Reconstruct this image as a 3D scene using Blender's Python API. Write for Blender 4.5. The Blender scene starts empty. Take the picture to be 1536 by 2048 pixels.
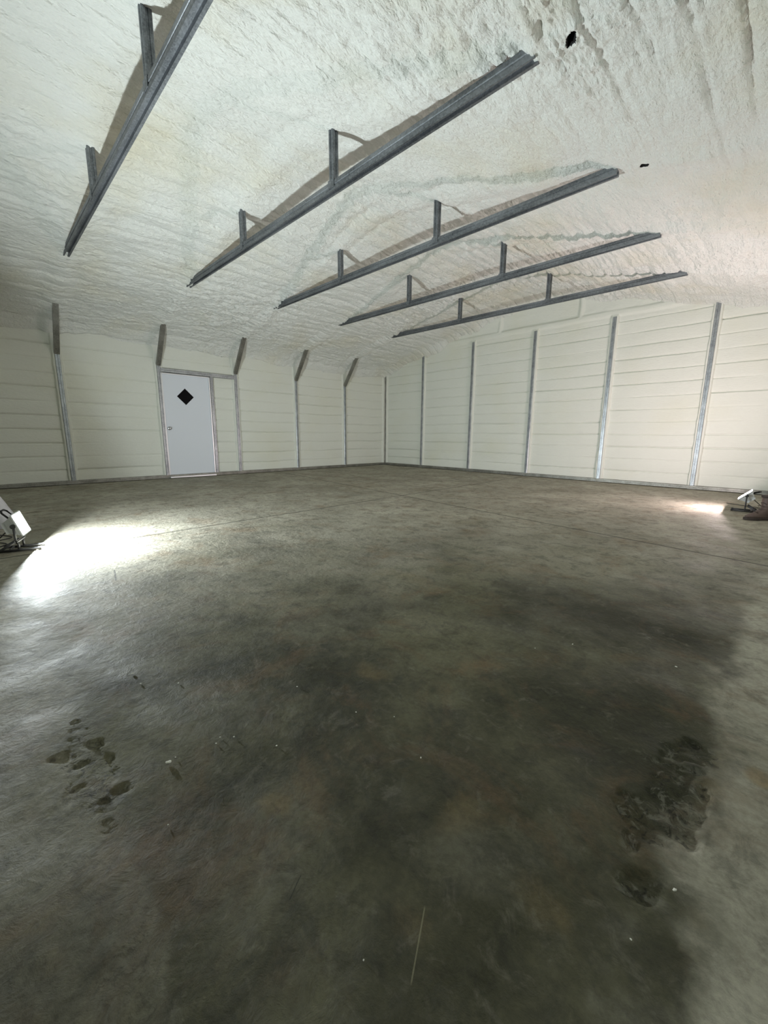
import bpy, bmesh, math, random
import numpy as np
from mathutils import Vector, Matrix

random.seed(7)
scene = bpy.context.scene
COL = scene.collection

# ------------------------------------------------------------------ camera
CAM = (8.813, -8.745, 0.892)
PITCH, ROLL, YAW = math.radians(10.76), math.radians(0.447), math.radians(-45.265)
cam_d = bpy.data.cameras.new('camera')
cam = bpy.data.objects.new('camera', cam_d)
COL.objects.link(cam)
cam_d.sensor_fit = 'HORIZONTAL'
cam_d.sensor_width = 36.0
cam_d.lens = 812.38 * 36.0 / 1536.0
cam_d.clip_start = 0.02
fw = Vector((math.sin(YAW) * math.cos(PITCH), math.cos(YAW) * math.cos(PITCH), -math.sin(PITCH)))
rt = Vector((math.cos(YAW), -math.sin(YAW), 0))
up = rt.cross(fw)
rt2 = math.cos(ROLL) * rt + math.sin(ROLL) * up
up2 = -math.sin(ROLL) * rt + math.cos(ROLL) * up
m = Matrix((rt2, up2, -fw)).transposed().to_4x4()
m.translation = CAM
cam.matrix_world = m
scene.camera = cam

# ------------------------------------------------------------------ world, exposure
world = bpy.data.worlds.new('world')
scene.world = world
world.use_nodes = True
world.node_tree.nodes['Background'].inputs[0].default_value = (0.01, 0.01, 0.012, 1)
world.node_tree.nodes['Background'].inputs[1].default_value = 0.2
scene.view_settings.view_transform = 'Standard'
scene.view_settings.look = 'None'
scene.view_settings.gamma = 1.0
scene.view_settings.use_curve_mapping = False
scene.view_settings.exposure = 0.0
scene.cycles.diffuse_bounces = 8
scene.cycles.sample_clamp_indirect = 6.0

# the two flood lamps (everything in the shed is lit by them)
LAMP_A = dict(bulb=-0.001, loc=(4.69, -8.60), rot=-15.5, tilt=18, watt=150, face=2350, color=(0.90, 0.98, 1.0))
LAMP_B = dict(bulb=0.014, loc=(8.44, -2.12), rot=93.0, tilt=46, watt=70, face=750, color=(1.0, 0.82, 0.83))

# ------------------------------------------------------------------ dimensions (metres)
W = 9.14            # width, left wall x=0, right wall x=W
S = 1.5246          # frame spacing along y
YB = -12.2          # back wall
EAVE, SLOPE = 2.73, 0.24
GX = [1.421, 2.973, 4.520, 6.053, 7.579]   # posts on the far (gable) wall


# ------------------------------------------------------------------ helpers
def link(name, me, mat=None, parent=None, smooth=False):
    o = bpy.data.objects.new(name, me)
    COL.objects.link(o)
    if mat is not None:
        me.materials.append(mat)
    if smooth:
        me.polygons.foreach_set('use_smooth', [True] * len(me.polygons))
    if parent is not None:
        o.parent = parent
    return o


def tag(o, label=None, cat=None, group=None, kind=None):
    if label: o['label'] = label
    if cat: o['category'] = cat
    if group: o['group'] = group
    if kind: o['kind'] = kind
    return o


def empty(name, loc=(0, 0, 0), rotz=0.0):
    o = bpy.data.objects.new(name, None)
    COL.objects.link(o)
    o.location = loc
    o.rotation_euler = (0, 0, rotz)
    o.empty_display_size = 0.1
    return o


def bm_obj(name, bm, mat, parent=None, smooth=False):
    me = bpy.data.meshes.new(name)
    bmesh.ops.recalc_face_normals(bm, faces=bm.faces[:])
    bm.to_mesh(me)
    bm.free()
    return link(name, me, mat, parent, smooth)


def box(bm, c, s, rot=None, bevel=0.0):
    """box with centre c and full size s"""
    M = Matrix.Translation(c)
    if rot is not None:
        M = M @ rot
    r = bmesh.ops.create_cube(bm, size=1.0, matrix=M @ Matrix.Diagonal((s[0], s[1], s[2], 1)))
    if bevel > 0:
        vs = set(r['verts'])
        es = [e for e in bm.edges if e.verts[0] in vs and e.verts[1] in vs]
        bmesh.ops.bevel(bm, geom=es, offset=bevel, segments=2, affect='EDGES', profile=0.6)


def extrude_profile(bm, prof, a, b, side):
    """closed 2-D profile (u along side, v along the third axis) swept from a to b"""
    a, b = Vector(a), Vector(b)
    d = (b - a).normalized()
    u = Vector(side).normalized()
    v = d.cross(u).normalized()
    r0 = [bm.verts.new(a + u * p + v * q) for p, q in prof]
    r1 = [bm.verts.new(b + u * p + v * q) for p, q in prof]
    n = len(prof)
    for i in range(n):
        bm.faces.new((r0[i], r0[(i + 1) % n], r1[(i + 1) % n], r1[i]))
    bm.faces.new(r0)
    bm.faces.new(r1[::-1])


def tube(bm, pts, r, n=10):
    pts = [Vector(p) for p in pts]
    rings = []
    for i, p in enumerate(pts):
        if i == 0: d = pts[1] - pts[0]
        elif i == len(pts) - 1: d = pts[-1] - pts[-2]
        else: d = pts[i + 1] - pts[i - 1]
        d.normalize()
        ref = Vector((0, 0, 1)) if abs(d.z) < 0.9 else Vector((1, 0, 0))
        u = d.cross(ref).normalized()
        v = d.cross(u)
        rings.append([bm.verts.new(p + u * r * math.cos(2 * math.pi * k / n) + v * r * math.sin(2 * math.pi * k / n)) for k in range(n)])
    for A, B in zip(rings[:-1], rings[1:]):
        for k in range(n):
            bm.faces.new((A[k], A[(k + 1) % n], B[(k + 1) % n], B[k]))
    bm.faces.new(rings[0][::-1])
    bm.faces.new(rings[-1])


def grooved(w, h, g=0.010, d=0.006):
    """square tube section with a rolled groove along the middle of each face"""
    a, b = w / 2, h / 2
    c = 0.006
    out = []
    # bottom, right, top, left
    out += [(-a + c, -b), (-g, -b), (-g * .6, -b + d), (g * .6, -b + d), (g, -b), (a - c, -b)]
    out += [(a, -b + c), (a, -g), (a - d, -g * .6), (a - d, g * .6), (a, g), (a, b - c)]
    out += [(a - c, b), (g, b), (g * .6, b - d), (-g * .6, b - d), (-g, b), (-a + c, b)]
    out += [(-a, b - c), (-a, g), (-a + d, g * .6), (-a + d, -g * .6), (-a, -g), (-a, -b + c)]
    return out


def vnoise(u, v, seed):
    rng = np.random.RandomState(seed)
    T = rng.rand(256, 256)
    iu, iv = np.floor(u).astype(int), np.floor(v).astype(int)
    fu, fv = u - iu, v - iv
    fu = fu * fu * fu * (fu * (fu * 6 - 15) + 10)
    fv = fv * fv * fv * (fv * (fv * 6 - 15) + 10)
    g = lambda i, j: T[i % 256, j % 256]
    return ((g(iu, iv) * (1 - fu) + g(iu + 1, iv) * fu) * (1 - fv) + (g(iu, iv + 1) * (1 - fu) + g(iu + 1, iv + 1) * fu) * fv) * 2 - 1


def fbm(u, v, seed, octv=4, gain=0.5):
    t, a = 0, 1.0
    for k in range(octv):
        t = t + a * vnoise(u * 2 ** k + 17.3 * k, v * 2 ** k + 5.1 * k, seed + k)
        a *= gain
    return t


def thin(a, gap=0.0035):
    out = []
    for v in np.sort(a):
        if not out or v - out[-1] > gap: out.append(float(v))
    return np.array(out)


def grid_mesh(name, P):
    """P: (n, m, 3) array of points -> quad mesh"""
    n, mm = P.shape[:2]
    me = bpy.data.meshes.new(name)
    me.vertices.add(n * mm)
    me.vertices.foreach_set('co', P.reshape(-1).astype(np.float32))
    idx = np.arange(n * mm).reshape(n, mm)
    q = np.stack([idx[:-1, :-1], idx[1:, :-1], idx[1:, 1:], idx[:-1, 1:]], -1).reshape(-1, 4)
    k = len(q)
    me.loops.add(k * 4)
    me.loops.foreach_set('vertex_index', q.reshape(-1).astype(np.int32))
    me.polygons.add(k)
    me.polygons.foreach_set('loop_start', np.arange(0, k * 4, 4, dtype=np.int32))
    me.polygons.foreach_set('use_smooth', np.ones(k, dtype=bool))
    me.update(calc_edges=True)
    return me


# ------------------------------------------------------------------ materials
def new_mat(name):
    mt = bpy.data.materials.new(name)
    mt.use_nodes = True
    nt = mt.node_tree
    return mt, nt, nt.nodes, nt.links, nt.nodes['Principled BSDF']


def simple(name, color, rough=0.6, metal=0.0, bump=0.0, scale=80, vary=0.0):
    mt, nt, N, L, b = new_mat(name)
    b.inputs['Base Color'].default_value = (*color, 1)
    b.inputs['Roughness'].default_value = rough
    b.inputs['Metallic'].default_value = metal
    if bump or vary:
        tc = N.new('ShaderNodeTexCoord')
        nz = N.new('ShaderNodeTexNoise')
        nz.inputs['Scale'].default_value = scale
        nz.inputs['Detail'].default_value = 5
        L.new(tc.outputs['Object'], nz.inputs['Vector'])
        if bump:
            bp = N.new('ShaderNodeBump')
            bp.inputs['Strength'].default_value = bump
            bp.inputs['Distance'].default_value = 0.004
            L.new(nz.outputs['Fac'], bp.inputs['Height'])
            L.new(bp.outputs['Normal'], b.inputs['Normal'])
        if vary:
            mx = N.new('ShaderNodeMix'); mx.data_type = 'RGBA'
            mx.inputs[6].default_value = (*[c * (1 - vary) for c in color], 1)
            mx.inputs[7].default_value = (*[min(1, c * (1 + vary)) for c in color], 1)
            L.new(nz.outputs['Fac'], mx.inputs[0])
            L.new(mx.outputs[2], b.inputs['Base Color'])
    return mt


def foam_mat(name, base, yellow, stretch, bump=0.5, fine=70.0, dist=0.008):
    mt, nt, N, L, b = new_mat(name)
    b.inputs['Roughness'].default_value = 0.85
    b.inputs['Specular IOR Level'].default_value = 0.25
    tc = N.new('ShaderNodeTexCoord')
    big = N.new('ShaderNodeTexNoise'); big.inputs['Scale'].default_value = 0.9; big.inputs['Detail'].default_value = 5
    L.new(tc.outputs['Object'], big.inputs['Vector'])
    cr = N.new('ShaderNodeValToRGB')
    cr.color_ramp.elements[0].position = 0.50; cr.color_ramp.elements[0].color = (*base, 1)
    cr.color_ramp.elements[1].position = 0.78; cr.color_ramp.elements[1].color = (*yellow, 1)
    L.new(big.outputs['Fac'], cr.inputs['Fac'])
    L.new(cr.outputs['Color'], b.inputs['Base Color'])
    mp = N.new('ShaderNodeMapping'); mp.inputs['Scale'].default_value = stretch
    L.new(tc.outputs['Object'], mp.inputs['Vector'])
    n1 = N.new('ShaderNodeTexNoise'); n1.inputs['Scale'].default_value = fine; n1.inputs['Detail'].default_value = 6; n1.inputs['Roughness'].default_value = 0.6
    L.new(mp.outputs['Vector'], n1.inputs['Vector'])
    bp = N.new('ShaderNodeBump'); bp.inputs['Strength'].default_value = bump; bp.inputs['Distance'].default_value = dist
    L.new(n1.outputs['Fac'], bp.inputs['Height'])
    L.new(bp.outputs['Normal'], b.inputs['Normal'])
    return mt


M_ROOF = foam_mat('roof foam', (0.79, 0.815, 0.775), (0.72, 0.70, 0.57), (1.5, 0.75, 1.2), 1.0, 28.0, 0.034)
M_WALL = foam_mat('wall foam', (0.695, 0.715, 0.655), (0.67, 0.68, 0.585), (0.35, 0.35, 1.8), 0.8, 45.0, 0.007)
M_DARK = simple('unsprayed gap', (0.004, 0.004, 0.004), 0.9)


def galv_mat(name, lo, hi, rough, streak=(6, 6, 6)):
    mt, nt, N, L, b = new_mat(name)
    b.inputs['Metallic'].default_value = 0.85
    tc = N.new('ShaderNodeTexCoord')
    vo = N.new('ShaderNodeTexVoronoi'); vo.inputs['Scale'].default_value = 90
    L.new(tc.outputs['Object'], vo.inputs['Vector'])
    mp = N.new('ShaderNodeMapping'); mp.inputs['Scale'].default_value = streak
    L.new(tc.outputs['Object'], mp.inputs['Vector'])
    nz = N.new('ShaderNodeTexNoise'); nz.inputs['Scale'].default_value = 1.0; nz.inputs['Detail'].default_value = 6
    L.new(mp.outputs['Vector'], nz.inputs['Vector'])
    ad = N.new('ShaderNodeMath'); ad.operation = 'MULTIPLY_ADD'
    ad.inputs[1].default_value = 0.25
    sep = N.new('ShaderNodeSeparateColor')
    L.new(vo.outputs['Color'], sep.inputs[0])
    L.new(sep.outputs[0], ad.inputs[0])
    L.new(nz.outputs['Fac'], ad.inputs[2])
    cr = N.new('ShaderNodeValToRGB')
    cr.color_ramp.elements[0].position = 0.40; cr.color_ramp.elements[0].color = (*lo, 1)
    cr.color_ramp.elements[1].position = 0.85; cr.color_ramp.elements[1].color = (*hi, 1)
    L.new(ad.outputs[0], cr.inputs['Fac'])
    L.new(cr.outputs['Color'], b.inputs['Base Color'])
    b.inputs['Roughness'].default_value = rough
    return mt


M_GALV = galv_mat('galvanised steel', (0.26, 0.28, 0.30), (0.48, 0.51, 0.53), 0.38)
M_TRUSS = galv_mat('dark galvanised steel', (0.10, 0.11, 0.12), (0.26, 0.28, 0.30), 0.55, (2, 10, 10))  # darker steel for the trusses than for the posts
M_BRACE = galv_mat('dull galvanised steel', (0.20, 0.20, 0.18), (0.36, 0.36, 0.33), 0.5)
M_ALU = simple('bright door trim', (0.72, 0.74, 0.76), 0.35, 0.7)
M_DOOR = simple('white door paint', (0.66, 0.70, 0.76), 0.55, 0.0, 0.05, 200)
M_DOORFRAME = simple('white door frame', (0.70, 0.70, 0.68), 0.5)
M_CHROME = simple('knob metal', (0.55, 0.55, 0.55), 0.25, 1.0)
M_BLACKGLASS = simple('black glass', (0.002, 0.002, 0.003), 0.6)
M_BLACKGLASS.node_tree.nodes['Principled BSDF'].inputs['Specular IOR Level'].default_value = 0.1


def seg_dist(N, L, sx, sy, p, q):
    """node chain: distance from (x, y) to the line through p and q"""
    dx, dy = q[0] - p[0], q[1] - p[1]
    l = math.hypot(dx, dy)
    nx, ny = -dy / l, dx / l
    a = N.new('ShaderNodeMath'); a.operation = 'MULTIPLY_ADD'
    L.new(sx, a.inputs[0]); a.inputs[1].default_value = nx; a.inputs[2].default_value = -(nx * p[0] + ny * p[1])
    c = N.new('ShaderNodeMath'); c.operation = 'MULTIPLY_ADD'
    L.new(sy, c.inputs[0]); c.inputs[1].default_value = ny; L.new(a.outputs[0], c.inputs[2])
    d = N.new('ShaderNodeMath'); d.operation = 'ABSOLUTE'
    L.new(c.outputs[0], d.inputs[0])
    return d.outputs[0]


def ramp01(N, L, src, lo, hi, flip=False):
    r = N.new('ShaderNodeMapRange'); r.interpolation_type = 'SMOOTHSTEP'
    L.new(src, r.inputs['Value'])
    r.inputs['From Min'].default_value = lo; r.inputs['From Max'].default_value = hi
    r.inputs['To Min'].default_value = 1.0 if flip else 0.0
    r.inputs['To Max'].default_value = 0.0 if flip else 1.0
    return r.outputs['Result']


def mixc(N, L, fac, a, b, mode='MIX'):
    x = N.new('ShaderNodeMix'); x.data_type = 'RGBA'; x.blend_type = mode
    if isinstance(fac, float): x.inputs[0].default_value = fac
    else: L.new(fac, x.inputs[0])
    for i, v in ((6, a), (7, b)):
        if isinstance(v, tuple): x.inputs[i].default_value = (*v, 1)
        else: L.new(v, x.inputs[i])
    return x.outputs[2]


def floor_mat():
    mt, nt, N, L, b = new_mat('stained concrete')
    tc = N.new('ShaderNodeTexCoord')
    sp = N.new('ShaderNodeSeparateXYZ'); L.new(tc.outputs['Object'], sp.inputs[0])
    def noise(scale, detail=6, rough=0.55, dist=0.0, off=(0, 0, 0)):
        mp = N.new('ShaderNodeMapping'); mp.inputs['Location'].default_value = off
        L.new(tc.outputs['Object'], mp.inputs['Vector'])
        n = N.new('ShaderNodeTexNoise'); n.inputs['Scale'].default_value = scale; n.inputs['Detail'].default_value = detail
        n.inputs['Roughness'].default_value = rough; n.inputs['Distortion'].default_value = dist
        L.new(mp.outputs['Vector'], n.inputs['Vector'])
        return n.outputs['Fac']
    dirt_tone = N.new('ShaderNodeAttribute'); dirt_tone.attribute_name = 'dirt_tone'
    ruf = N.new('ShaderNodeAttribute'); ruf.attribute_name = 'rough_patch'
    rust = N.new('ShaderNodeAttribute'); rust.attribute_name = 'rust'
    clean = mixc(N, L, ramp01(N, L, noise(1.4, 6), 0.35, 0.7), (0.320, 0.300, 0.240), (0.425, 0.402, 0.330))
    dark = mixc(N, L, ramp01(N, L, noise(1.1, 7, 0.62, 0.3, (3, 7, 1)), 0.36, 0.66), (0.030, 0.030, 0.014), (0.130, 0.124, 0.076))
    c = mixc(N, L, dirt_tone.outputs['Fac'], clean, dark)
    # brown and ochre blotches
    c = mixc(N, L, ramp01(N, L, noise(2.3, 6, 0.65, 0.6, (9, 2, 5)), 0.55, 0.74), c, mixc(N, L, 0.5, c, (0.180, 0.115, 0.060)))
    c = mixc(N, L, ramp01(N, L, noise(6.0, 6, 0.7, 0.4, (1, 12, 5)), 0.58, 0.75), c, mixc(N, L, 0.55, c, (0.035, 0.036, 0.028)))
    c = mixc(N, L, ramp01(N, L, noise(4.0, 6, 0.7, 0.5, (21, 2, 8)), 0.60, 0.80), c, mixc(N, L, 0.4, c, (0.280, 0.270, 0.220)))
    c = mixc(N, L, rust.outputs['Fac'], c, (0.235, 0.165, 0.070))
    c = mixc(N, L, ramp01(N, L, noise(9.0, 8, 0.72, 0.5, (2, 4, 6)), 0.46, 0.66), c, mixc(N, L, 0.45, c, (0.020, 0.021, 0.016)))
    c = mixc(N, L, ramp01(N, L, noise(13.0, 8, 0.72, 0.7, (12, 1, 3)), 0.54, 0.70), c, mixc(N, L, 0.22, c, (0.300, 0.280, 0.225)))
    c = mixc(N, L, ramp01(N, L, noise(3.4, 8, 0.7, 0.9, (31, 14, 3)), 0.50, 0.72), c, mixc(N, L, 0.45, c, (0.135, 0.082, 0.040)))
    fine = noise(55, 8, 0.7)
    c = mixc(N, L, 0.5, c, mixc(N, L, ramp01(N, L, fine, 0.3, 0.7), (0.35, 0.35, 0.35), (0.65, 0.65, 0.65)), 'OVERLAY')
    pit = N.new('ShaderNodeMath'); pit.operation = 'MULTIPLY'
    L.new(ruf.outputs['Fac'], pit.inputs[0]); L.new(ramp01(N, L, noise(34, 7, 0.7, 1.2, (7, 3, 1)), 0.50, 0.62), pit.inputs[1])
    c = mixc(N, L, pit.outputs[0], c, mixc(N, L, 0.7, c, (0.012, 0.012, 0.009)))
    chipc = N.new('ShaderNodeMath'); chipc.operation = 'MULTIPLY'
    L.new(ruf.outputs['Fac'], chipc.inputs[0]); L.new(ramp01(N, L, noise(20, 7, 0.7, 0.8, (17, 3, 11)), 0.52, 0.60), chipc.inputs[1])
    c = mixc(N, L, chipc.outputs[0], c, mixc(N, L, 0.35, c, (0.30, 0.29, 0.24)))
    # saw-cut joints and one long scratch
    j1 = seg_dist(N, L, sp.outputs[0], sp.outputs[1], (4.885, -8.42), (4.58, -1.21))
    j2 = seg_dist(N, L, sp.outputs[0], sp.outputs[1], (4.66, -4.295), (8.769, -4.869))
    mn = N.new('ShaderNodeMath'); mn.operation = 'MINIMUM'; L.new(j1, mn.inputs[0]); L.new(j2, mn.inputs[1])
    joint = ramp01(N, L, mn.outputs[0], 0.005, 0.016, True)
    c = mixc(N, L, joint, c, (0.055, 0.050, 0.040))
    def hair(p, q, w, col, amt, c):
        d = seg_dist(N, L, wx, wy, p, q)
        ux, uy = q[0] - p[0], q[1] - p[1]
        l2 = ux * ux + uy * uy
        a1 = N.new('ShaderNodeMath'); a1.operation = 'MULTIPLY_ADD'
        L.new(sp.outputs[0], a1.inputs[0]); a1.inputs[1].default_value = ux / l2; a1.inputs[2].default_value = -(ux * p[0] + uy * p[1]) / l2 - 0.5
        a2 = N.new('ShaderNodeMath'); a2.operation = 'MULTIPLY_ADD'
        L.new(sp.outputs[1], a2.inputs[0]); a2.inputs[1].default_value = uy / l2; L.new(a1.outputs[0], a2.inputs[2])
        a3 = N.new('ShaderNodeMath'); a3.operation = 'ABSOLUTE'; L.new(a2.outputs[0], a3.inputs[0])
        f = N.new('ShaderNodeMath'); f.operation = 'MULTIPLY'
        L.new(ramp01(N, L, d, w * 0.4, w, True), f.inputs[0]); L.new(ramp01(N, L, a3.outputs[0], 0.42, 0.5, True), f.inputs[1])
        g = N.new('ShaderNodeMath'); g.operation = 'MULTIPLY'; g.inputs[1].default_value = amt
        L.new(f.outputs[0], g.inputs[0])
        return mixc(N, L, g.outputs[0], c, col)
    wob = []
    for k, off in enumerate(((4, 4, 4), (14, 2, 9))):
        w_ = N.new('ShaderNodeMath'); w_.operation = 'MULTIPLY_ADD'
        L.new(noise(14, 4, 0.6, 0, off), w_.inputs[0]); w_.inputs[1].default_value = 0.012
        a_ = N.new('ShaderNodeMath'); a_.operation = 'ADD'; a_.inputs[1].default_value = -0.006
        L.new(sp.outputs[k], a_.inputs[0]); L.new(a_.outputs[0], w_.inputs[2])
        wob.append(w_.outputs[0])
    wx, wy = sp.outputs[0], sp.outputs[1]
    c = hair((8.425, -8.24), (8.485, -8.35), 0.0018, (0.30, 0.28, 0.18), 0.55, c)
    wx, wy = wob
    c = hair((8.21, -8.38), (8.235, -8.425), 0.0014, (0.010, 0.010, 0.006), 0.7, c)
    c = hair((5.72, -8.20), (5.98, -8.245), 0.006, (0.05, 0.05, 0.045), 0.8, c)
    L.new(c, b.inputs['Base Color'])
    rr = N.new('ShaderNodeMapRange'); L.new(noise(3.0, 5), rr.inputs['Value'])
    rr.inputs['From Min'].default_value = 0.3; rr.inputs['From Max'].default_value = 0.7
    rr.inputs['To Min'].default_value = 0.60; rr.inputs['To Max'].default_value = 0.9
    L.new(rr.outputs['Result'], b.inputs['Roughness'])
    b.inputs['Specular IOR Level'].default_value = 0.3
    b1 = N.new('ShaderNodeBump'); b1.inputs['Strength'].default_value = 0.9; b1.inputs['Distance'].default_value = 0.009
    L.new(noise(22, 8, 0.68, 0.3), b1.inputs['Height'])
    b2 = N.new('ShaderNodeBump'); b2.inputs['Distance'].default_value = 0.012
    L.new(ruf.outputs['Fac'], b2.inputs['Strength'])
    L.new(noise(16, 6, 0.6, 0.8, (5, 5, 5)), b2.inputs['Height'])
    L.new(b1.outputs['Normal'], b2.inputs['Normal'])
    b3 = N.new('ShaderNodeBump'); b3.inputs['Strength'].default_value = 0.8; b3.inputs['Distance'].default_value = 0.006; b3.invert = True
    L.new(joint, b3.inputs['Height']); L.new(b2.outputs['Normal'], b3.inputs['Normal'])
    L.new(b3.outputs['Normal'], b.inputs['Normal'])
    return mt


M_FLOOR = floor_mat()

# ------------------------------------------------------------------ floor
def blob(X, Y, cx, cy, rx, ry, ang=0.0, soft=0.35, seed=0, wob=0.35):
    c, s = math.cos(math.radians(ang)), math.sin(math.radians(ang))
    u = ((X - cx) * c + (Y - cy) * s) / rx
    v = (-(X - cx) * s + (Y - cy) * c) / ry
    d = np.sqrt(u * u + v * v) + wob * fbm(X * 1.7 + 3, Y * 1.7 + 9, 40 + seed, 4, 0.55)
    t = np.clip((1 + soft - d) / (2 * soft), 0, 1)
    return t * t * (3 - 2 * t)


def make_floor():
    xs = np.concatenate([np.arange(-0.1, 6.8, 0.035), np.arange(6.8, W + 0.12, 0.009)])
    ys = np.concatenate([np.arange(YB, -9.0, 0.06), np.arange(-9.0, -6.6, 0.009), np.arange(-6.6, 0.12, 0.03)])
    xs, ys = thin(xs), thin(ys)
    X, Y = np.meshgrid(xs, ys, indexing='ij')
    Z = 0.0015 * fbm(X * 0.9, Y * 0.9, 3, 3)
    RP = ROUGH(X, Y)
    RP = np.clip((RP - 0.42) / 0.5, 0, 1) * np.where(Y < -8.0, 0.45, 0.8)
    chip = fbm(X * 17 + 0.8 * fbm(X * 9, Y * 9, 93, 2), Y * 17, 91, 4, 0.6)
    Z = Z - RP * (0.004 + 0.009 * np.clip(0.5 + chip, 0, 1.4))
    Z = Z - Z.max()
    P = np.stack([X, Y, Z], -1)
    me = grid_mesh('floor', P)
    # dirty middle, cleaner slab round it; tone darkest near the camera
    dirt_tone = DIRT_TONE(X, Y)
    ruf = ROUGH(X, Y)
    rust = RUST(X, Y)
    for nm, A in (('dirt_tone', dirt_tone), ('rough_patch', ruf), ('rust', rust)):
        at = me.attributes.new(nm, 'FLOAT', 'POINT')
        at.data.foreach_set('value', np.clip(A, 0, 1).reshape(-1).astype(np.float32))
    return tag(link('floor', me, M_FLOOR), kind='structure')


def sstep(v, a, b):
    t = np.clip((v - a) / (b - a), 0, 1)
    return t * t * (3 - 2 * t)


def DIRT_TONE(X, Y):
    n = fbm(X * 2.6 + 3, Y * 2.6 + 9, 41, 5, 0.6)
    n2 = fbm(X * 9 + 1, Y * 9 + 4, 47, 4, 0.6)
    # dirt patch, stopping short of the right wall and along a line on the left
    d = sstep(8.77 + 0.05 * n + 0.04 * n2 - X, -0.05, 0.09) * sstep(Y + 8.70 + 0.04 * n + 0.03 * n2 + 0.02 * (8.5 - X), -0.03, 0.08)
    d = np.maximum(d, 0.75 * sstep(8.75 + 0.05 * n - X, -0.03, 0.06) * sstep(-8.35 - Y, -0.1, 0.3) * sstep(X, 5.8, 6.6))  # partial darkening carried on past the left line
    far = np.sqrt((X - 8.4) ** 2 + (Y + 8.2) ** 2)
    return d * np.clip(1.02 - sstep(far, 0.4, 4.6) * 0.95 + 0.14 * n, 0, 1)  # darkest near the camera, paler with distance


def ROUGH(X, Y):
    n = fbm(X * 11, Y * 11, 51, 4, 0.6)
    r = sstep(1.15 - np.sqrt(((X - 8.70) / 0.075) ** 2 + ((Y + 7.62) / 0.30) ** 2) + 0.45 * n, 0, 0.35)
    r = np.maximum(r, 0.9 * sstep(1.1 - np.sqrt(((X - 7.60) / 0.22) ** 2 + ((Y + 8.64) / 0.055) ** 2) + 0.5 * n, 0, 0.35))
    r = np.maximum(r, 0.45 * sstep(1.0 - np.sqrt(((X - 8.12) / 0.16) ** 2 + ((Y + 8.66) / 0.07) ** 2) + 0.6 * n, 0, 0.4))
    r = np.maximum(r, 0.2 * sstep(n - 0.25 + 0.4 * fbm(X * 2, Y * 2, 52, 2), 0, 0.5))
    return r


def RUST(X, Y):
    n = fbm(X * 7, Y * 7, 61, 4, 0.6)
    r = 0 * X
    for cx, cy, rx, ry, a in ((8.86, -7.37, .028, .035, .9), (7.77, -7.78, .08, .05, .45), (8.03, -8.34, .035, .03, .6), (8.38, -8.02, .06, .13, .5),
                              (8.58, -8.08, .06, .05, .5), (8.02, -8.76, .05, .03, .6), (8.43, -8.28, .05, .04, .35), (8.80, -7.92, .03, .08, .45),
                              (8.77, -7.45, .03, .22, .35), (7.2, -6.9, .3, .1, .25), (6.2, -5.2, .5, .2, .2), (3.2, -4.0, 1.2, .5, .3)):
        r = np.maximum(r, 0.55 * a * (0.7 + 0.5 * n) * sstep(1.2 - np.sqrt(((X - cx) / rx) ** 2 + ((Y - cy) / ry) ** 2) + 0.4 * n, 0, 0.9))
    return r


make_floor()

# ------------------------------------------------------------------ sprayed-foam walls
RIB = 0.2286


def rib_samples(z1):
    fr = [0, .03, .055, .075, .095, .12, .16, .25, .4, .55, .7, .82, .9, .96]
    zs = []
    k = 0
    while k * RIB < z1:
        zs += [(k + f) * RIB for f in fr]
        k += 1
    return np.array([z for z in zs if z <= z1])


def groove(z, a=0.0):
    """crease profile of the sprayed ribs: 1 at the bottom of the crease"""
    u = (z / RIB) % 1.0
    g = np.exp(-((u - 0.085) / 0.032) ** 2)
    return g


def wall_depth(T, Z, posts, seed, mult=1.0):
    """distance the foam face lies behind the posts' inner face"""
    zz = Z + 0.006 * fbm(T * 1.3, Z * 0 + seed, seed + 3, 3)
    row = np.floor(Z / RIB)
    bay = np.searchsorted(np.array(sorted(posts)), T)
    amp = 0.62 + 0.55 * vnoise(bay * 3.7 + 0.5 * row + 0.31, row * 1.9 + bay * 0.77, seed + 9) + 0.45 * vnoise(T * 1.3, row * 7.3 + 0.5, seed + 11)
    amp = np.clip(amp, 0.05, 1.3) * mult
    D = 0.058 + 0.028 * amp * groove(zz)
    # boards swell a little between the creases
    u = (zz / RIB) % 1.0
    D = D - 0.006 * np.sin(np.pi * u) * amp
    D = D + 0.003 * fbm(T * 2.0, Z * 4.0, seed, 4) + 0.0015 * fbm(T * 2, Z * 30, seed + 5, 2)
    for p in posts:
        a = np.abs(T - p)
        edge = 0.056 + 0.006 * fbm(Z * 6, Z * 0 + p, seed + 20, 3)
        t = np.clip((a - edge) / 0.018, 0, 1)
        t = t * t * (3 - 2 * t)
        D = (0.016 + 0.003 * fbm(T * 9, Z * 9, seed + 21, 2)) * (1 - t) + D * t
    return D


def t_samples(t0, t1, posts, step=0.03):
    ts = list(np.arange(t0, t1 + 1e-6, step))
    for p in posts:
        ts += [p + s * d for s in (-1, 1) for d in (.035, .045, .05, .055, .06, .065, .07, .075, .082, .09)]
    ts = sorted(t for t in ts if t0 <= t <= t1)
    out = [ts[0]]
    for t in ts[1:]:
        if t - out[-1] > 0.003: out.append(t)
    return np.array(out)


DOOR_Y0, DOOR_Y1 = -6.073, -5.147    # door leaf
DOOR_TOP = 2.035
POST_Y = [-k * S for k in range(0, 6)]


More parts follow.
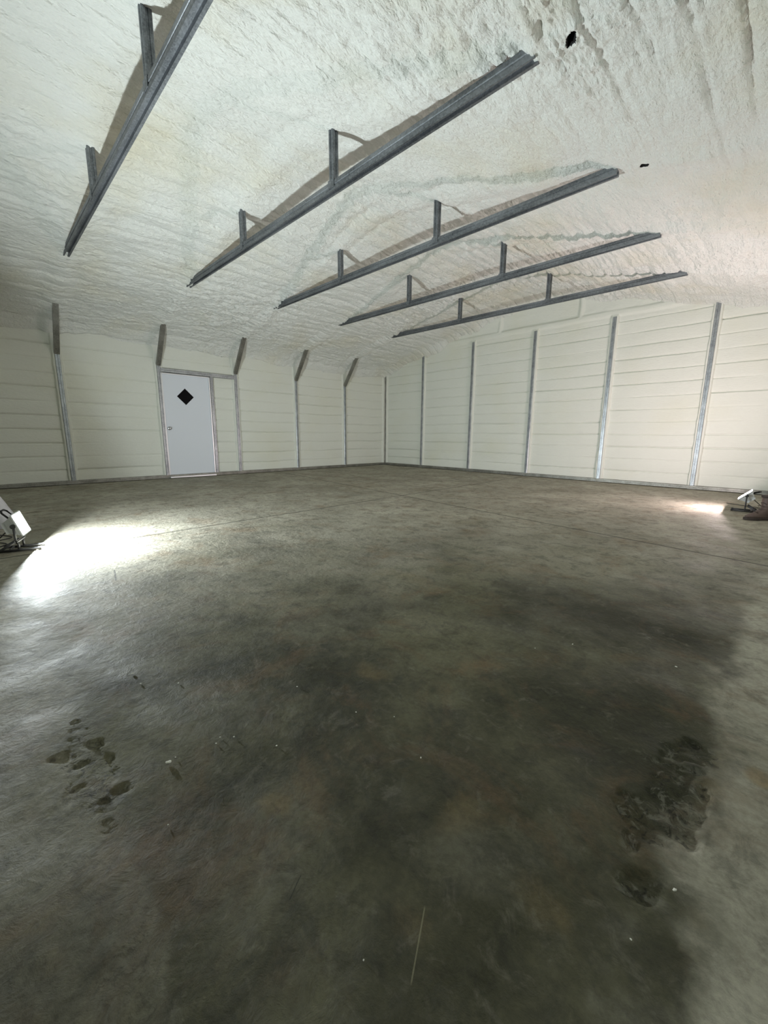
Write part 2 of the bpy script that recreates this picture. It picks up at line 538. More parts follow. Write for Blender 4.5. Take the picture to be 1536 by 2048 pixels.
def left_wall():
    posts = POST_Y + [-6 * S, -7 * S]
    ys = t_samples(YB, 0.07, posts, 0.03)
    ys = np.array(sorted(set(list(ys) + [DOOR_Y0 - 0.001, DOOR_Y0, DOOR_Y1, DOOR_Y1 + 0.001])))
    zs = np.concatenate([[0.0], rib_samples(2.95)[1:]])
    zs = np.array(sorted(set(list(zs) + [DOOR_TOP, DOOR_TOP + 0.001])))
    T, Z = np.meshgrid(ys, zs, indexing='ij')
    D = wall_depth(T, Z, posts, 100)
    # smoother towards the eave
    t = np.clip((Z - 2.38) / 0.2, 0, 1)
    D = D * (1 - t) + (0.052 + 0.004 * fbm(T * 3, Z * 5, 61, 3)) * t
    # framed narrow panel beside the door is smoother and a little proud
    # opening for the door: pushed back behind the leaf
    ins = (T >= DOOR_Y0) & (T <= DOOR_Y1) & (Z <= DOOR_TOP)
    D[ins] = 0.12
    # foam rim round header and stud
    P = np.stack([-D, T, Z], -1)
    return tag(link('wall_left', grid_mesh('wall_left', P), M_WALL), kind='structure')


def gable_wall():
    posts = [0.0] + GX
    xs = t_samples(-0.07, W + 0.07, posts, 0.0145)
    zs = rib_samples(3.84)
    zs = np.array(sorted(set(list(zs) + list(np.arange(3.04, 3.30, .01)))))
    T, Z = np.meshgrid(xs, zs, indexing='ij')
    lo = wall_depth(T, Z, posts, 200, 1.15)
    flat = 0.075 + 0.004 * fbm(T * 2, Z * 6, 71, 4)
    # header of foam over the posts, with two foam-covered studs above
    zc = 3.155 + 0.008 * fbm(T * 1.2, Z * 0, 72, 3)
    band = np.exp(-((Z - zc) / 0.055) ** 4)
    up_ = np.clip((Z - zc) / 0.02, 0, 1)
    D = lo * (1 - up_) + flat * up_
    side = np.clip((np.abs(T - 4.53) - 0.89) / 0.03, 0, 1) * up_
    D = D - 0.018 * side + 0.01 * side * fbm(T * 2.5, Z * 4, 75, 3)
    D = D * (1 - band) + 0.030 * band
    for sx in (3.65, 5.42):
        s = np.exp(-((T - sx - 0.01 * fbm(Z * 5, Z * 0, 73, 2)) / 0.042) ** 4) * up_
        D = D * (1 - s) + 0.035 * s
    P = np.stack([T, D, Z], -1)
    P = P[::-1]
    return tag(link('wall_back', grid_mesh('wall_back', P), M_WALL), kind='structure')


def plain_wall(name, a, b, z1, nrm, seed):
    a, b = np.array(a, float), np.array(b, float)
    L_ = np.linalg.norm(b - a)
    ts = np.arange(0, L_ + 0.05, 0.05)
    zs = rib_samples(z1)
    T, Z = np.meshgrid(ts, zs, indexing='ij')
    D = wall_depth(T, Z, list(np.arange(S, L_, S)), seed) 
    d = (b - a) / L_
    P = np.stack([a[0] + d[0] * T - nrm[0] * D, a[1] + d[1] * T - nrm[1] * D, Z], -1)
    return tag(link(name, grid_mesh(name, P), M_WALL), kind='structure')


left_wall()
gable_wall()
plain_wall('wall_right', (W, 0.07), (W, YB), 2.95, (-1, 0), 300)
plain_wall('wall_front', (W + .07, YB), (-.07, YB), 3.84, (0, 1), 400)


# ------------------------------------------------------------------ sprayed-foam roof
def roof_base(x):
    d = abs(x - W / 2)
    return EAVE + SLOPE * (W / 2 - (d * d + 0.09) ** 0.5)


HOLES = [(7.60, -6.10, 0.070, 0.022, 125), (7.60, -4.574, 0.036, 0.026, 150)]


def roof():
    xs = np.concatenate([np.arange(-0.075, 7.5, 0.0145), np.arange(7.5, 7.7, 0.005), np.arange(7.7, W + 0.08, 0.0145)])
    ys = np.concatenate([np.arange(-11.2, -6.2, 0.019), np.arange(-6.2, -6.0, 0.005), np.arange(-6.0, -4.65, 0.019), np.arange(-4.65, -4.5, 0.005), np.arange(-4.5, 0.085, 0.019)])
    ys = np.concatenate([[YB], ys])
    xs, ys = thin(xs), thin(ys)
    X, Y = np.meshgrid(xs, ys, indexing='ij')
    d = np.abs(X - W / 2)
    Z = EAVE + SLOPE * (W / 2 - np.sqrt(d * d + 0.09))
    e = np.minimum(X, W - X)
    # fillet of foam along the eaves and along the gable
    Z = Z - (0.21 + 0.03 * fbm(Y * 0.9, Y * 0 + 1, 11, 3)) * np.exp(-np.clip(e + 0.05, 0, 9) / 0.16)
    Z = Z - (0.10 + 0.05 * fbm(X * 1.1, X * 0 + 2, 12, 3)) * np.exp(-np.clip(-Y + 0.07, 0, 9) / 0.11)
    # frames: foam mounded over each rafter
    fy = np.abs(((Y / S) + 0.5) % 1.0 - 0.5) * S
    wig = 0.05 * fbm(X * 1.4, np.round(-Y / S) * 5.3, 13, 3)
    fyw = np.abs(((Y / S) + 0.5) % 1.0 - 0.5) * S + wig * 0.5
    Z = Z - 0.030 * np.exp(-(fyw / 0.13) ** 2) * (0.7 + 0.4 * fbm(X * 1.2, np.round(-Y / S) * 3.1, 14, 3))
    Z = Z + 0.020 * np.exp(-((fyw - 0.20) / 0.05) ** 2) * np.clip(fbm(X * 0.9, np.round(-Y / S) * 3.1 + 7, 15, 3), 0, 1)
    # ribs along the building, broken up
    ph = X / 0.1905 + 0.30 * fbm(X * 0.8, Y * 0.35, 16, 3)
    rib_amp = np.clip(0.55 + 0.75 * fbm(X * 0.9 + 4, Y * 0.5, 17, 3), 0.08, 1.5)
    u = ph % 1.0
    Z = Z + 0.032 * rib_amp * np.exp(-((u - 0.5) / 0.09) ** 2) - 0.006 * rib_amp * np.sin(np.pi * ((u - 0.5) % 1.0))
    # lumpy passes of the spray gun, drawn out along y
    Z = Z - 0.022 * fbm(X * 3.6, Y * 1.7, 21, 3)
    n = fbm(X * 9 + 0.25 * fbm(X * 3, Y * 3, 5, 2), Y * 4.0, 22, 4, 0.58)
    rid = 1 - np.abs(n)
    where = np.clip(0.55 + 0.6 * fbm(X * 0.7, Y * 0.6, 23, 2), 0.25, 1.3)
    Z = Z - 0.020 * where * rid ** 2 - 0.012 * where * fbm(X * 20, Y * 12, 26, 3, 0.62)
    st = fbm(X * 13 + 0.8 * fbm(X * 1.5, Y * 0.8, 8, 2), Y * 0.9, 27, 3, 0.6)
    Z = Z - 0.014 * np.clip(0.5 + 0.7 * fbm(X * 0.8 + 9, Y * 0.7, 28, 2), 0.15, 1.2) * (1 - np.abs(st)) ** 2
    # deeper pits and worm-like creases
    q = fbm(X * 6.5, Y * 2.6, 31, 3, 0.5)
    Z = Z + 0.034 * np.clip(where - 0.25, 0, 1) * np.exp(-(q / 0.06) ** 2) * np.clip(fbm(X * 1.1, Y * 0.9, 32, 3), 0, 1)
    # scallops on the right of the far bays
    sc = np.clip((Y + 2.6) / 1.0, 0, 1) * np.clip((X - 5.5) / 1.2, 0, 1)
    Z = Z - 0.03 * sc * (1 - np.abs(fbm(X * 2.6, Y * 1.6, 33, 2)))
    hole = np.zeros_like(Z, dtype=bool)
    for hx, hy, a, b_, ang in HOLES:
        c, s = math.cos(math.radians(ang)), math.sin(math.radians(ang))
        U = ((X - hx) * c + (Y - hy) * s) / a
        V = (-(X - hx) * s + (Y - hy) * c) / b_
        h = (np.abs(U) ** 1.4 + np.abs(V) ** 1.4 + 0.12 * fbm(X * 40, Y * 40, 35, 2)) < 1
        hole |= h
        Z = np.where(h, Z + 0.07, Z)
    P = np.stack([X, Y, Z], -1)[::-1]
    hole = hole[::-1]
    me = grid_mesh('ceiling', P)
    o = link('ceiling', me, M_ROOF)
    me.materials.append(M_DARK)
    hf = (hole[:-1, :-1] | hole[1:, :-1] | hole[1:, 1:] | hole[:-1, 1:]).reshape(-1)
    me.polygons.foreach_set('material_index', hf.astype(np.int32))
    me.update()
    return tag(o, kind='structure')


roof()

# ------------------------------------------------------------------ base rails
for nm, a, b, side in (('baseboard_left', (-0.03, YB + .05, 0.036), (-0.03, 0.03, 0.036), (1, 0, 0)),
                       ('baseboard_back', (0.0, 0.03, 0.036), (W, 0.03, 0.036), (0, 1, 0))):
    bm = bmesh.new()
    extrude_profile(bm, grooved(0.07, 0.065, 0.006, 0.004), a, b, side)
    tag(bm_obj(nm, bm, M_BRACE), kind='structure')

# ------------------------------------------------------------------ wall posts
ORD = ['nearest', 'second', 'third', 'fourth', 'fifth']


def wall_post(x, y, z1, facing, label, group, mat=M_GALV, w=0.066):
    """galvanised tube post; inner face on the wall's inner plane"""
    t = empty('steel_post', (x, y, 0))
    bm = bmesh.new()
    dep = 0.07
    prof = grooved(w, dep, 0.009, 0.008)
    if facing == 'x':   # on the left wall, front face at x = 0
        extrude_profile(bm, prof, (-dep / 2, 0, 0.066), (-dep / 2, 0, z1), (0, 1, 0))
    else:
        extrude_profile(bm, prof, (0, dep / 2, 0.066), (0, dep / 2, z1), (1, 0, 0))
    bm_obj('tube', bm, mat, t)
    # angle clip on the base rail and its screws
    bm = bmesh.new()
    if facing == 'x':
        box(bm, (0.003, 0, 0.10), (0.006, 0.045, 0.07), None, 0.002)
    else:
        box(bm, (0, -0.003, 0.10), (0.045, 0.006, 0.07), None, 0.002)
    bm_obj('base_clip', bm, mat, t)
    for zz in (0.085, 0.118):
        bm = bmesh.new()
        R = Matrix.Rotation(math.pi / 2, 4, 'Y' if facing == 'x' else 'X')
        c = (0.008, 0.008, zz) if facing == 'x' else (0.008, -0.008, zz)
        bmesh.ops.create_cone(bm, cap_ends=True, segments=8, radius1=0.006, radius2=0.006, depth=0.006, matrix=Matrix.Translation(c) @ R)
        bm_obj('screw', bm, M_CHROME, t)
    return tag(t, label, 'wall post', group)


left_labels = {
    5: 'steel post on the door wall, nearest the left edge, standing behind the left work lamp',
    4: 'steel post on the door wall directly left of the white door',
    3: 'steel post on the door wall just right of the narrow foam panel beside the door',
    2: 'steel post on the door wall, second post to the left of the room corner',
    1: 'steel post on the door wall, first post to the left of the room corner',
}
for k in range(5, 0, -1):
    wall_post(0, -k * S, 2.21, 'x', left_labels[k], 'steel posts along the door wall')
wall_post(0.0, 0.0, 2.62, 'y', 'thin steel corner post where the door wall meets the far wall', 'steel posts along the door wall', M_BRACE, 0.05)
g_labels = [
    'steel post on the far wall, first post right of the corner',
    'steel post on the far wall, second post right of the corner',
    'steel post on the far wall, third post right of the corner',
    'steel post on the far wall, fourth from the corner, with a bright lower half',
    'steel post on the far wall, tallest in view, nearest the right work lamp',
]
for gx, lb in zip(GX, g_labels):
    wall_post(gx, 0, 3.085, 'y', lb, 'steel posts along the far wall')

# ------------------------------------------------------------------ knee braces
k_labels = {
    5: 'dark diagonal knee brace at the far left, on the post nearest the left edge',
    4: 'diagonal knee brace above the upper left corner of the white door',
    3: 'diagonal knee brace above the right end of the door header',
    2: 'diagonal knee brace second to the left of the room corner',
    1: 'diagonal knee brace closest to the room corner',
}
for k in range(5, 0, -1):
    t = empty('knee_brace', (0, -k * S, 2.17))
    bm = bmesh.new()
    a = Vector((-0.01, 0, 0.0)); b = Vector((0.56, 0, 0.76))
    # channel section, open towards the wall
    w_, d_, th = 0.076, 0.05, 0.006
    prof = [(-w_/2, -d_/2), (w_/2, -d_/2), (w_/2, d_/2), (w_/2 - th, d_/2), (w_/2 - th, -d_/2 + th), (-w_/2 + th, -d_/2 + th), (-w_/2 + th, d_/2), (-w_/2, d_/2)]
    extrude_profile(bm, prof, a, b, (0, 1, 0))
    bm_obj('channel', bm, M_BRACE, t)
    for zz in (0.03, 0.10):
        bm = bmesh.new()
        p = a + (b - a).normalized() * zz
        R = Matrix.Rotation(math.radians(127), 4, 'Y')
        bmesh.ops.create_cone(bm, cap_ends=True, segments=8, radius1=0.007, radius2=0.007, depth=0.008,
                              matrix=Matrix.Translation(p + Vector((0.027, 0.012 * (1 if zz < .05 else -1), -0.02))) @ R)
        bm_obj('screw', bm, M_CHROME, t)
    tag(t, k_labels[k], 'knee brace', 'knee braces between the door wall and the roof')

# ------------------------------------------------------------------ roof trusses
t_labels = {
    5: 'steel roof truss nearest the camera, running out at the top left',
    4: 'second roof truss from the camera, its right end pointing at the larger black hole',
    3: 'third steel roof truss from the camera, in the middle of the five',
    2: 'fourth steel roof truss from the camera, second closest to the far wall',
    1: 'farthest steel roof truss, just before the top of the far wall',
}
CH_Z = 3.15


def chord_prof():
    a, b = 0.033, 0.039
    return [(-a, -b), (-0.020, -b), (-0.020, -b + 0.030), (0.012, -b + 0.030), (0.012, -b), (a, -b),
            (a, -0.006), (a - 0.006, -0.003), (a - 0.006, 0.006), (a, 0.009), (a, b), (-a, b),
            (-a, 0.009), (-a + 0.006, 0.006), (-a + 0.006, -0.003), (-a, -0.006)]


for k in range(5, 0, -1):
    t = empty('roof_truss', (W / 2, -k * S, CH_Z))
    bm = bmesh.new()
    extrude_profile(bm, chord_prof(), (1.70 - W / 2, 0, 0.010), (7.40 - W / 2, 0, -0.032), (0, 1, 0))
    bm_obj('bottom_chord', bm, M_TRUSS, t)
    for wx in (3.647, 5.452):
        bm = bmesh.new()
        extrude_profile(bm, grooved(0.066, 0.066, 0.009, 0.007), (wx - W / 2, 0, 0.039), (wx - W / 2, 0, 0.52), (1, 0, 0))
        wb = bm_obj('web_post', bm, M_TRUSS, t)
        bm = bmesh.new()
        box(bm, (wx - W / 2, -0.036, 0.0), (0.085, 0.005, 0.07), None, 0.001)
        bm_obj('gusset', bm, M_TRUSS, wb)
    tag(t, t_labels[k], 'roof truss', 'steel roof trusses under the foam ceiling')

# ------------------------------------------------------------------ door
yc = (DOOR_Y0 + DOOR_Y1) / 2
bm = bmesh.new()
box(bm, (-0.045, yc, 0.030 + 1.0), (0.04, 0.90, 1.99), None, 0.003)
door = tag(bm_obj('door_1', bm, M_DOOR), kind='structure')
# diamond pane with its thin rim
bm = bmesh.new()
dc = Vector((-0.0235, -5.643, 1.612)); r = 0.163
vs0 = [bm.verts.new(dc + Vector((0, a * r, b * r))) for a, b in ((1, 0), (0, 1), (-1, 0), (0, -1))]
vs1 = [bm.verts.new(v.co + Vector((-0.012, 0, 0))) for v in vs0]
bm.faces.new(vs0)
for i in range(4): bm.faces.new((vs0[i], vs0[(i + 1) % 4], vs1[(i + 1) % 4], vs1[i]))
bm.faces.new(vs1[::-1])
p = bm_obj('window_pane', bm, M_BLACKGLASS, door); p['label'] = 'black diamond shaped glass pane'
bm = bmesh.new()
for i in range(4):
    a = dc + Vector((0.001, *(np.array([(1, 0), (0, 1), (-1, 0), (0, -1)][i]) * (r + 0.006))))
    b = dc + Vector((0.001, *(np.array([(1, 0), (0, 1), (-1, 0), (0, -1)][(i + 1) % 4]) * (r + 0.006))))
    extrude_profile(bm, [(-.004, -.005), (.004, -.005), (.004, .005), (-.004, .005)], a, b, (1, 0, 0))
bm_obj('pane_rim', bm, M_DOOR, door)
# knob
bm = bmesh.new()
Ry = Matrix.Rotation(math.pi / 2, 4, 'Y')
bmesh.ops.create_cone(bm, cap_ends=True, segments=24, radius1=0.034, radius2=0.030, depth=0.008, matrix=Matrix.Translation((-0.021, -5.995, 0.985)) @ Ry)
bmesh.ops.create_cone(bm, cap_ends=True, segments=16, radius1=0.012, radius2=0.012, depth=0.04, matrix=Matrix.Translation((0.0, -5.995, 0.985)) @ Ry)
bmesh.ops.create_uvsphere(bm, u_segments=20, v_segments=12, radius=0.028, matrix=Matrix.Translation((0.03, -5.995, 0.985)) @ Matrix.Diagonal((0.75, 1, 1, 1)))
k_ = bm_obj('door_knob', bm, M_CHROME, door, True); k_['label'] = 'round metal knob with rose'
# frame: jambs, head, threshold
bm = bmesh.new()
box(bm, (-0.03, DOOR_Y0 + 0.008, 1.02), (0.06, 0.022, 2.03), None, 0.002)
bm_obj('left_jamb', bm, M_ALU, door)
bm = bmesh.new()
box(bm, (-0.03, DOOR_Y1 - 0.006, 1.02), (0.06, 0.022, 2.03), None, 0.002)
bm_obj('right_jamb', bm, M_ALU, door)
bm = bmesh.new()
box(bm, (-0.03, yc, 2.028), (0.06, 0.92, 0.016), None, 0.002)
bm_obj('head_jamb', bm, M_ALU, door)
bm = bmesh.new()
box(bm, (-0.005, yc, 0.020), (0.11, 0.92, 0.028), None, 0.004)
q = bm_obj('threshold', bm, M_ALU, door); q['label'] = 'bright metal threshold strip'
# stud right of the door and header tube reaching the next post
bm = bmesh.new()
extrude_profile(bm, grooved(0.062, 0.07, 0.008, 0.007), (-0.035, DOOR_Y1 + 0.045, 0.066), (-0.035, DOOR_Y1 + 0.045, 2.06), (0, 1, 0))
tag(bm_obj('trim_1', bm, M_GALV), kind='structure')
bm = bmesh.new()
extrude_profile(bm, grooved(0.075, 0.07, 0.008, 0.007), (-0.033, -4 * S + 0.034, 2.085), (-0.033, -3 * S - 0.034, 2.085), (0, 0, 1))
tag(bm_obj('trim_2', bm, M_GALV), kind='structure')

# ------------------------------------------------------------------ work lamps
M_LHOUSE = simple('lamp housing glare tone', (0.62, 0.64, 0.66), 0.4, 0.0, 0.2, 120)  # lamp glare put into the colour: pale so the head looks brighter
M_LSTAND = simple('lamp stand paint', (0.06, 0.06, 0.065), 0.4, 0.3)
M_RUBBER = simple('black rubber', (0.02, 0.02, 0.02), 0.7)


def emit_mat(name, color, strength):
    mt, nt, N, L, b = new_mat(name)
    b.inputs['Base Color'].default_value = (0.9, 0.9, 0.9, 1)
    b.inputs['Emission Color'].default_value = (*color, 1)
    b.inputs['Emission Strength'].default_value = strength
    return mt


def work_lamp(P, label, cord_pts, cord_label):
    t = empty('work_lamp', (P['loc'][0], P['loc'][1], 0), math.radians(P['rot']))
    tag(t, label, 'work lamp', 'floor work lamps')
    hz = 0.205
    HW, HH, HD = 0.105, 0.08, 0.065
    Mh = Matrix.Translation((0, 0.015, hz)) @ Matrix.Rotation(math.radians(P['tilt']), 4, 'X')   # local +Y faces out
    def place(bm): bmesh.ops.transform(bm, matrix=Mh, verts=bm.verts[:])
    # housing: open box tapering to the back, with fins
    bm = bmesh.new()
    outer_f = [(-HW, 0, -HH), (HW, 0, -HH), (HW, 0, HH), (-HW, 0, HH)]
    outer_b = [(-HW * .7, -HD, -HH * .6), (HW * .7, -HD, -HH * .6), (HW * .7, -HD, HH * .6), (-HW * .7, -HD, HH * .6)]
    inner_f = [(x * .93, 0, z * .91) for x, y, z in outer_f]
    inner_b = [(x * .93, -0.020, z * .91) for x, y, z in outer_f]
    R = [[bm.verts.new(v) for v in L_] for L_ in (outer_b, outer_f, inner_f, inner_b)]
    for A, B in zip(R[:-1], R[1:]):
        for i in range(4): bm.faces.new((A[i], A[(i + 1) % 4], B[(i + 1) % 4], B[i]))
    bm.faces.new(R[0]); bm.faces.new(R[3])
    for i in range(-4, 5):
        box(bm, (i * 0.015, -HD - 0.012, 0), (0.004, 0.028, HH * 1.1))
    place(bm)
    head = bm_obj('lamp_housing', bm, M_LHOUSE, t)
    # reflector dish, lit
    bm = bmesh.new()
    n = 16
    rows = []
    for j in range(5):
        f = j / 4
        sc, yy = 0.35 + 0.53 * f, -0.018 + 0.010 * f * f
        rows.append([bm.verts.new((HW * sc * max(-1, min(1, 1.25 * math.cos(2 * math.pi * (i + .5) / n))), yy, HH * sc * max(-1, min(1, 1.25 * math.sin(2 * math.pi * (i + .5) / n))))) for i in range(n)])
    for A, B in zip(rows[:-1], rows[1:]):
        for i in range(n): bm.faces.new((A[i], A[(i + 1) % n], B[(i + 1) % n], B[i]))
    bm.faces.new(rows[0])
    place(bm)
    rf = bm_obj('reflector', bm, emit_mat('lit reflector', P['color'], P['face']), head); rf['label'] = 'glowing white lamp face'
    # rim frame and guard
    bm = bmesh.new()
    for s in (-1, 1):
        box(bm, (s * (HW + .002), 0.002, 0), (0.010, 0.010, HH * 2 + .014), None, 0.002)
        box(bm, (0, 0.002, s * (HH + .002)), (HW * 2 + .014, 0.010, 0.010), None, 0.002)
    place(bm)
    bm_obj('front_rim', bm, M_LHOUSE, head)
    # carrying handle on top
    bm = bmesh.new()
    tube(bm, [(-0.06, -0.03, HH * .8), (-0.06, -0.05, HH + .035), (-0.03, -0.055, HH + .05), (0.03, -0.055, HH + .05), (0.06, -0.05, HH + .035), (0.06, -0.03, HH * .8)], 0.007, 8)
    place(bm)
    bm_obj('handle', bm, M_RUBBER, head, True)
    # yoke and stand
    bm = bmesh.new()
    yw = HW + 0.016
    tube(bm, [(-yw, 0.0, hz), (-yw, 0, 0.10), (-yw + 0.02, 0, 0.075), (yw - 0.02, 0, 0.075), (yw, 0, 0.10), (yw, 0.0, hz)], 0.008, 8)
    bm_obj('yoke', bm, M_LSTAND, t, True)
    for s in (-1, 1):
        bm = bmesh.new()
        Rx = Matrix.Rotation(math.pi / 2, 4, 'Y')
        bmesh.ops.create_cone(bm, cap_ends=True, segments=12, radius1=0.017, radius2=0.017, depth=0.018, matrix=Matrix.Translation((s * (yw + .01), 0, hz)) @ Rx)
        bm_obj('knob', bm, M_RUBBER, t)
    bm = bmesh.new()
    tube(bm, [(-0.067, -0.02, 0.075), (-0.067, -0.09, 0.03), (-0.067, -0.12, 0.012), (-0.067, 0.12, 0.012)], 0.010, 8)
    tube(bm, [(0.067, -0.02, 0.075), (0.067, -0.09, 0.03), (0.067, -0.12, 0.012), (0.067, 0.12, 0.012)], 0.010, 8)
    tube(bm, [(-0.067, 0.0, 0.012), (-0.067, 0.0, 0.075)], 0.008, 8)
    tube(bm, [(0.067, 0.0, 0.012), (0.067, 0.0, 0.075)], 0.008, 8)
    tube(bm, [(-0.067, -0.06, 0.012), (0.067, -0.06, 0.012)], 0.008, 8)
    bm_obj('stand', bm, M_LSTAND, t, True)
    for s in (-1, 1):
        bm = bmesh.new()
        tube(bm, [(s * 0.067, 0.112, 0.012), (s * 0.067, 0.13, 0.012)], 0.012, 10)
        bm_obj('foot_cap', bm, M_RUBBER, t)
    # the bulb itself
    ld = bpy.data.lights.new('bulb_light', 'POINT')
    ld.energy = P['watt']; ld.color = P['color']; ld.shadow_soft_size = 0.008
    lo = bpy.data.objects.new('bulb_light', ld); COL.objects.link(lo)
    lo.parent = t
    lo.location = Mh @ Vector((0, P['bulb'], 0))
    # cord
    bm = bmesh.new()
    pts = []
    CP = [Vector(c) for c in cord_pts]
    for i in range(len(CP) - 1):
        p0 = CP[max(i - 1, 0)]; p1 = CP[i]; p2 = CP[i + 1]; p3 = CP[min(i + 2, len(CP) - 1)]
        for s in range(8):
            u = s / 8
            pts.append(0.5 * ((2 * p1) + (p2 - p0) * u + (2 * p0 - 5 * p1 + 4 * p2 - p3) * u * u + (3 * p1 - p0 - 3 * p2 + p3) * u ** 3))
    pts.append(CP[-1])
    tube(bm, pts, 0.0045, 6)
    c = bm_obj('power_cord', bm, M_RUBBER, t, True)
    return t


work_lamp(LAMP_A, 'glaring cool white work lamp on a low stand at the left edge of the floor',
          [(0, -0.06, 0.16), (-0.03, -0.14, 0.08), (-0.10, -0.20, 0.008), (-0.22, -0.14, 0.006), (-0.36, -0.24, 0.006), (-0.52, -0.18, 0.006), (-0.8, -0.5, 0.006)], '')
work_lamp(LAMP_B, 'glaring warm white work lamp on a low stand at the right edge',
          [(0, -0.06, 0.16), (0.03, -0.14, 0.08), (0.08, -0.22, 0.008), (0.02, -0.34, 0.006), (0.2, -0.30, 0.006), (0.42, -0.12, 0.006), (0.62, 0.2, 0.006)], '')

# ------------------------------------------------------------------ boot at the right edge
M_LEATHER = simple('brown leather', (0.11, 0.075, 0.065), 0.6, 0, 0.3, 60, 0.3)
M_SOLE = simple('dark sole', (0.045, 0.032, 0.028), 0.7)


def ring_loft(bm, rings):
    R = [[bm.verts.new(v) for v in r_] for r_ in rings]
    n = len(R[0])
    for A, B in zip(R[:-1], R[1:]):
        for i in range(n): bm.faces.new((A[i], A[(i + 1) % n], B[(i + 1) % n], B[i]))
    bm.faces.new(R[0][::-1]); bm.faces.new(R[-1])


def boot(loc, rotz):
    t = empty('work_boot', loc, rotz)     # toe towards local -X, heel at origin
    def outline(z, grow=0.0, sx=1.0):
        pts = []
        for i in range(32):
            a = 2 * math.pi * i / 32
            x = -0.145 + 0.15 * math.cos(a) * sx
            wd = 0.047 + 0.010 * math.exp(-((x + 0.22) / 0.05) ** 2) - 0.008 * math.exp(-((x + 0.12) / 0.04) ** 2)
            pts.append((x + math.copysign(grow, math.cos(a)) * abs(math.cos(a)), (wd + grow) * math.sin(a) * (abs(math.sin(a)) ** -0.25 if abs(math.sin(a)) > 1e-3 else 1), z))
        return pts
    bm = bmesh.new()
    ring_loft(bm, [outline(0.0, 0.003), outline(0.012, 0.006), outline(0.026, 0.005), outline(0.028, 0.002)])
    bm_obj('sole', bm, M_SOLE, t, False)
    bm = bmesh.new()
    rings = []
    for j in range(15):
        f = j / 14
        z = 0.028 + f * 0.235
        # toe end shrinks towards the ankle as z grows
        toe = -0.292 + 0.02 * f + 0.165 * min(1, max(0, (z - 0.055) / 0.075)) ** 0.7 * 1.0
        toe = min(toe, -0.125)
        heel = -0.004 - 0.006 * math.sin(f * math.pi)
        cx, rx = (toe + heel) / 2, (heel - toe) / 2
        wd = 0.045 + 0.006 * f
        rings.append([(cx + rx * math.cos(a), wd * math.sin(a), z) for a in [2 * math.pi * i / 28 for i in range(28)]])
    ring_loft(bm, rings)
    bm_obj('upper', bm, M_LEATHER, t, True)
    for j in range(4):
        bm = bmesh.new()
        z = 0.085 + j * 0.032
        x = -0.205 + j * 0.026
        tube(bm, [(x + .02, -0.034, z - 0.004), (x - .004, -0.015, z + 0.010), (x - .004, 0.015, z + 0.010), (x + .02, 0.034, z - 0.004)], 0.003, 6)
        bm_obj('lace', bm, M_SOLE, t, True)
    bm = bmesh.new()
    ring_loft(bm, [[(-0.065 + rr * 1.05 * math.cos(a), rr * .82 * math.sin(a), z) for a in [2 * math.pi * i / 24 for i in range(24)]] for rr, z in ((.064, .245), (.070, .252), (.070, .268), (.062, .274))])
    bm_obj('collar', bm, M_SOLE, t, True)
    return tag(t, 'dark brown boot standing on the floor in front of the right work lamp', 'boot')


boot((8.70, -2.60, 0), math.radians(44))

# ------------------------------------------------------------------ pale plastic sheeting at the left edge
M_SHEET = simple('pale plastic sheeting', (0.55, 0.54, 0.58), 0.45, 0, 0.2, 30)
nt_, nz_ = 72, 26
P = np.zeros((nt_ + 1, nz_, 3))
for i in range(nt_ + 1):
    a = 2 * math.pi * (i % nt_) / nt_
    for j in range(nz_):
        f = j / (nz_ - 1)
        fold = 1 + (0.16 * (1 - f) + 0.05) * math.sin(a * 7 + 2.2 * math.sin(a * 2)) * (1 - 0.5 * f) + 0.05 * math.sin(a * 13 + f * 5)
        rr = (0.30 * (1 - f) ** 0.8 + 0.05) * fold
        if j == nz_ - 1: rr *= 0.02
        P[i, j] = (rr * math.cos(a) + 0.05 * f * f, rr * math.sin(a), 0.001 + 0.46 * (1 - (1 - f) ** 1.3) + (0.01 * math.sin(5 * a) if 0 < j < nz_ - 1 else 0) * f)
me = grid_mesh('plastic_sheet', P)
bm = bmesh.new(); bm.from_mesh(me); bmesh.ops.remove_doubles(bm, verts=bm.verts[:], dist=0.0005)
bmesh.ops.recalc_face_normals(bm, faces=bm.faces[:]); bm.to_mesh(me); bm.free()
sh = link('plastic_sheet', me, M_SHEET, None, True)
sh.location = (3.40, -8.86, 0)
tag(sh, 'pale heap of plastic sheeting on the floor at the left edge behind the left lamp', 'plastic sheet')

# ------------------------------------------------------------------ foam crumbs on the slab
M_CRUMB = simple('foam crumb', (0.78, 0.77, 0.70), 0.9, 0, 0.3, 200)
F_PX = 812.38


def floor_at(x, y):
    d = fw + (x - 768) / F_PX * rt2 - (y - 1024) / F_PX * up2
    t_ = -CAM[2] / d.z
    return Vector(CAM) + t_ * d


def crumb_mesh(seed):
    rnd = random.Random(seed)
    bm = bmesh.new()
    bmesh.ops.create_icosphere(bm, subdivisions=2, radius=0.5)
    for v in bm.verts:
        n = v.co.normalized()
        v.co *= 0.75 + 0.5 * rnd.random() * abs(math.sin(3 * n.x + seed) * math.cos(4 * n.y - seed)) + 0.12 * rnd.random()
        v.co.z = max(v.co.z * 0.7, -0.3)
    me = bpy.data.meshes.new('foam_crumb')
    for v in bm.verts: v.co.z += 0.3
    bm.to_mesh(me); bm.free()
    me.materials.append(M_CRUMB)
    return me


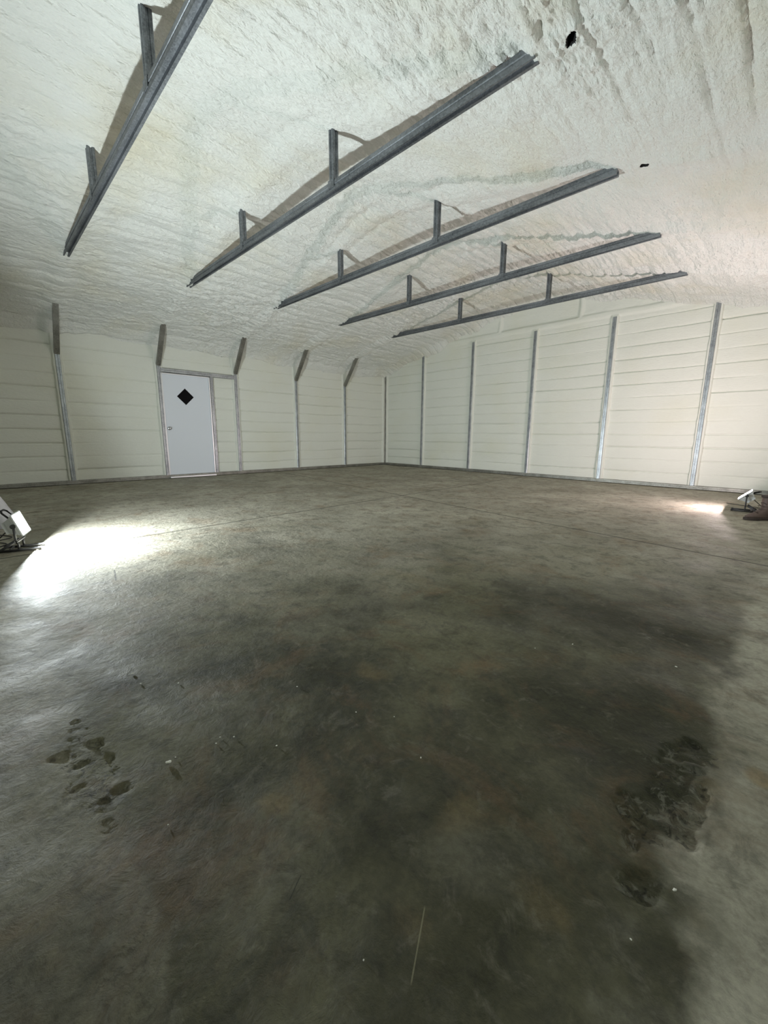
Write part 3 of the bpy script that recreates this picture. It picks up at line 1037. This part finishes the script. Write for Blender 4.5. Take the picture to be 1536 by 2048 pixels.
cm = [crumb_mesh(s) for s in range(4)]
CRUMBS = [  # world position on the slab, size in metres
    ((337, 1524), (0.018, 0.009, 0.007), 60, 'largest white foam crumb, a flat wedge on the dirty concrete left of centre'),
    ((1350, 1780), (0.009, 0.006, 0.005), 20, 'small white foam crumb lying at the tip of the rough patch lower right'),
    ((265, 1347), (0.012, 0.006, 0.005), 0, 'flat white foam crumb farthest left on the concrete, below the bright light patch'),
    ((281, 1367), (0.006, 0.006, 0.004), 0, 'white foam crumb just right of the leftmost flat crumb'),
    ((357, 1366), (0.007, 0.005, 0.004), 0, 'lone white foam crumb between the leftmost pair and the centre of the floor'),
    ((468, 1473), (0.005, 0.005, 0.004), 0, 'white foam crumb at the right of a little trio above the largest crumb'),
    ((440, 1474), (0.005, 0.004, 0.003), 0, 'top left white foam crumb of the little trio above the largest crumb'),
    ((432, 1486), (0.005, 0.004, 0.003), 0, 'lowest white foam crumb of the little trio above the largest crumb'),
    ((553, 1491), (0.006, 0.005, 0.004), 0, 'lone white foam crumb to the right of the little trio'),
    ((351, 1514), (0.004, 0.004, 0.003), 0, 'tiny white foam speck touching distance above the largest crumb'),
    ((594, 1373), (0.006, 0.005, 0.004), 0, 'lone white foam crumb in the upper middle of the dirty concrete'),
    ((712, 1424), (0.005, 0.004, 0.004), 0, 'white foam crumb close to the middle of the dirty concrete, left one of two'),
    ((788, 1433), (0.004, 0.004, 0.003), 0, 'tiny white foam crumb close to the middle of the concrete, right one of two'),
    ((842, 1515), (0.006, 0.004, 0.004), 0, 'white foam crumb below the two in the middle of the dirty concrete'),
    ((1262, 1878), (0.004, 0.004, 0.003), 0, 'tiny white foam crumb low on the right, below the rough patch'),
    ((727, 1919), (0.003, 0.003, 0.003), 0, 'tiny white foam crumb nearest the bottom edge of the picture'),
    ((336, 1649), (0.004, 0.003, 0.003), 0, 'tiny white foam crumb some way below the largest crumb'),
    ((1145, 1288), (0.010, 0.005, 0.004), 0, 'white foam crumb on the right half of the concrete, right one of two'),
    ((1070, 1296), (0.004, 0.004, 0.003), 0, 'tiny white foam crumb on the right half of the concrete, left one of two'),
    ((1352, 1333), (0.010, 0.006, 0.004), 0, 'white foam crumb nearest the pale strip along the right edge'),
]
for i, (px, sz, ang, lb) in enumerate(CRUMBS):
    o = bpy.data.objects.new('foam_crumb', cm[i % 4])
    COL.objects.link(o)
    q = floor_at(*px)
    o.location = (round(q.x, 3), round(q.y, 3), -0.0015)
    o.scale = sz
    o.rotation_euler = (0, 0, math.radians(ang + 37 * i))
    tag(o, lb or 'tiny white foam crumb scattered on the bare concrete floor', 'crumb', 'foam crumbs on the concrete')
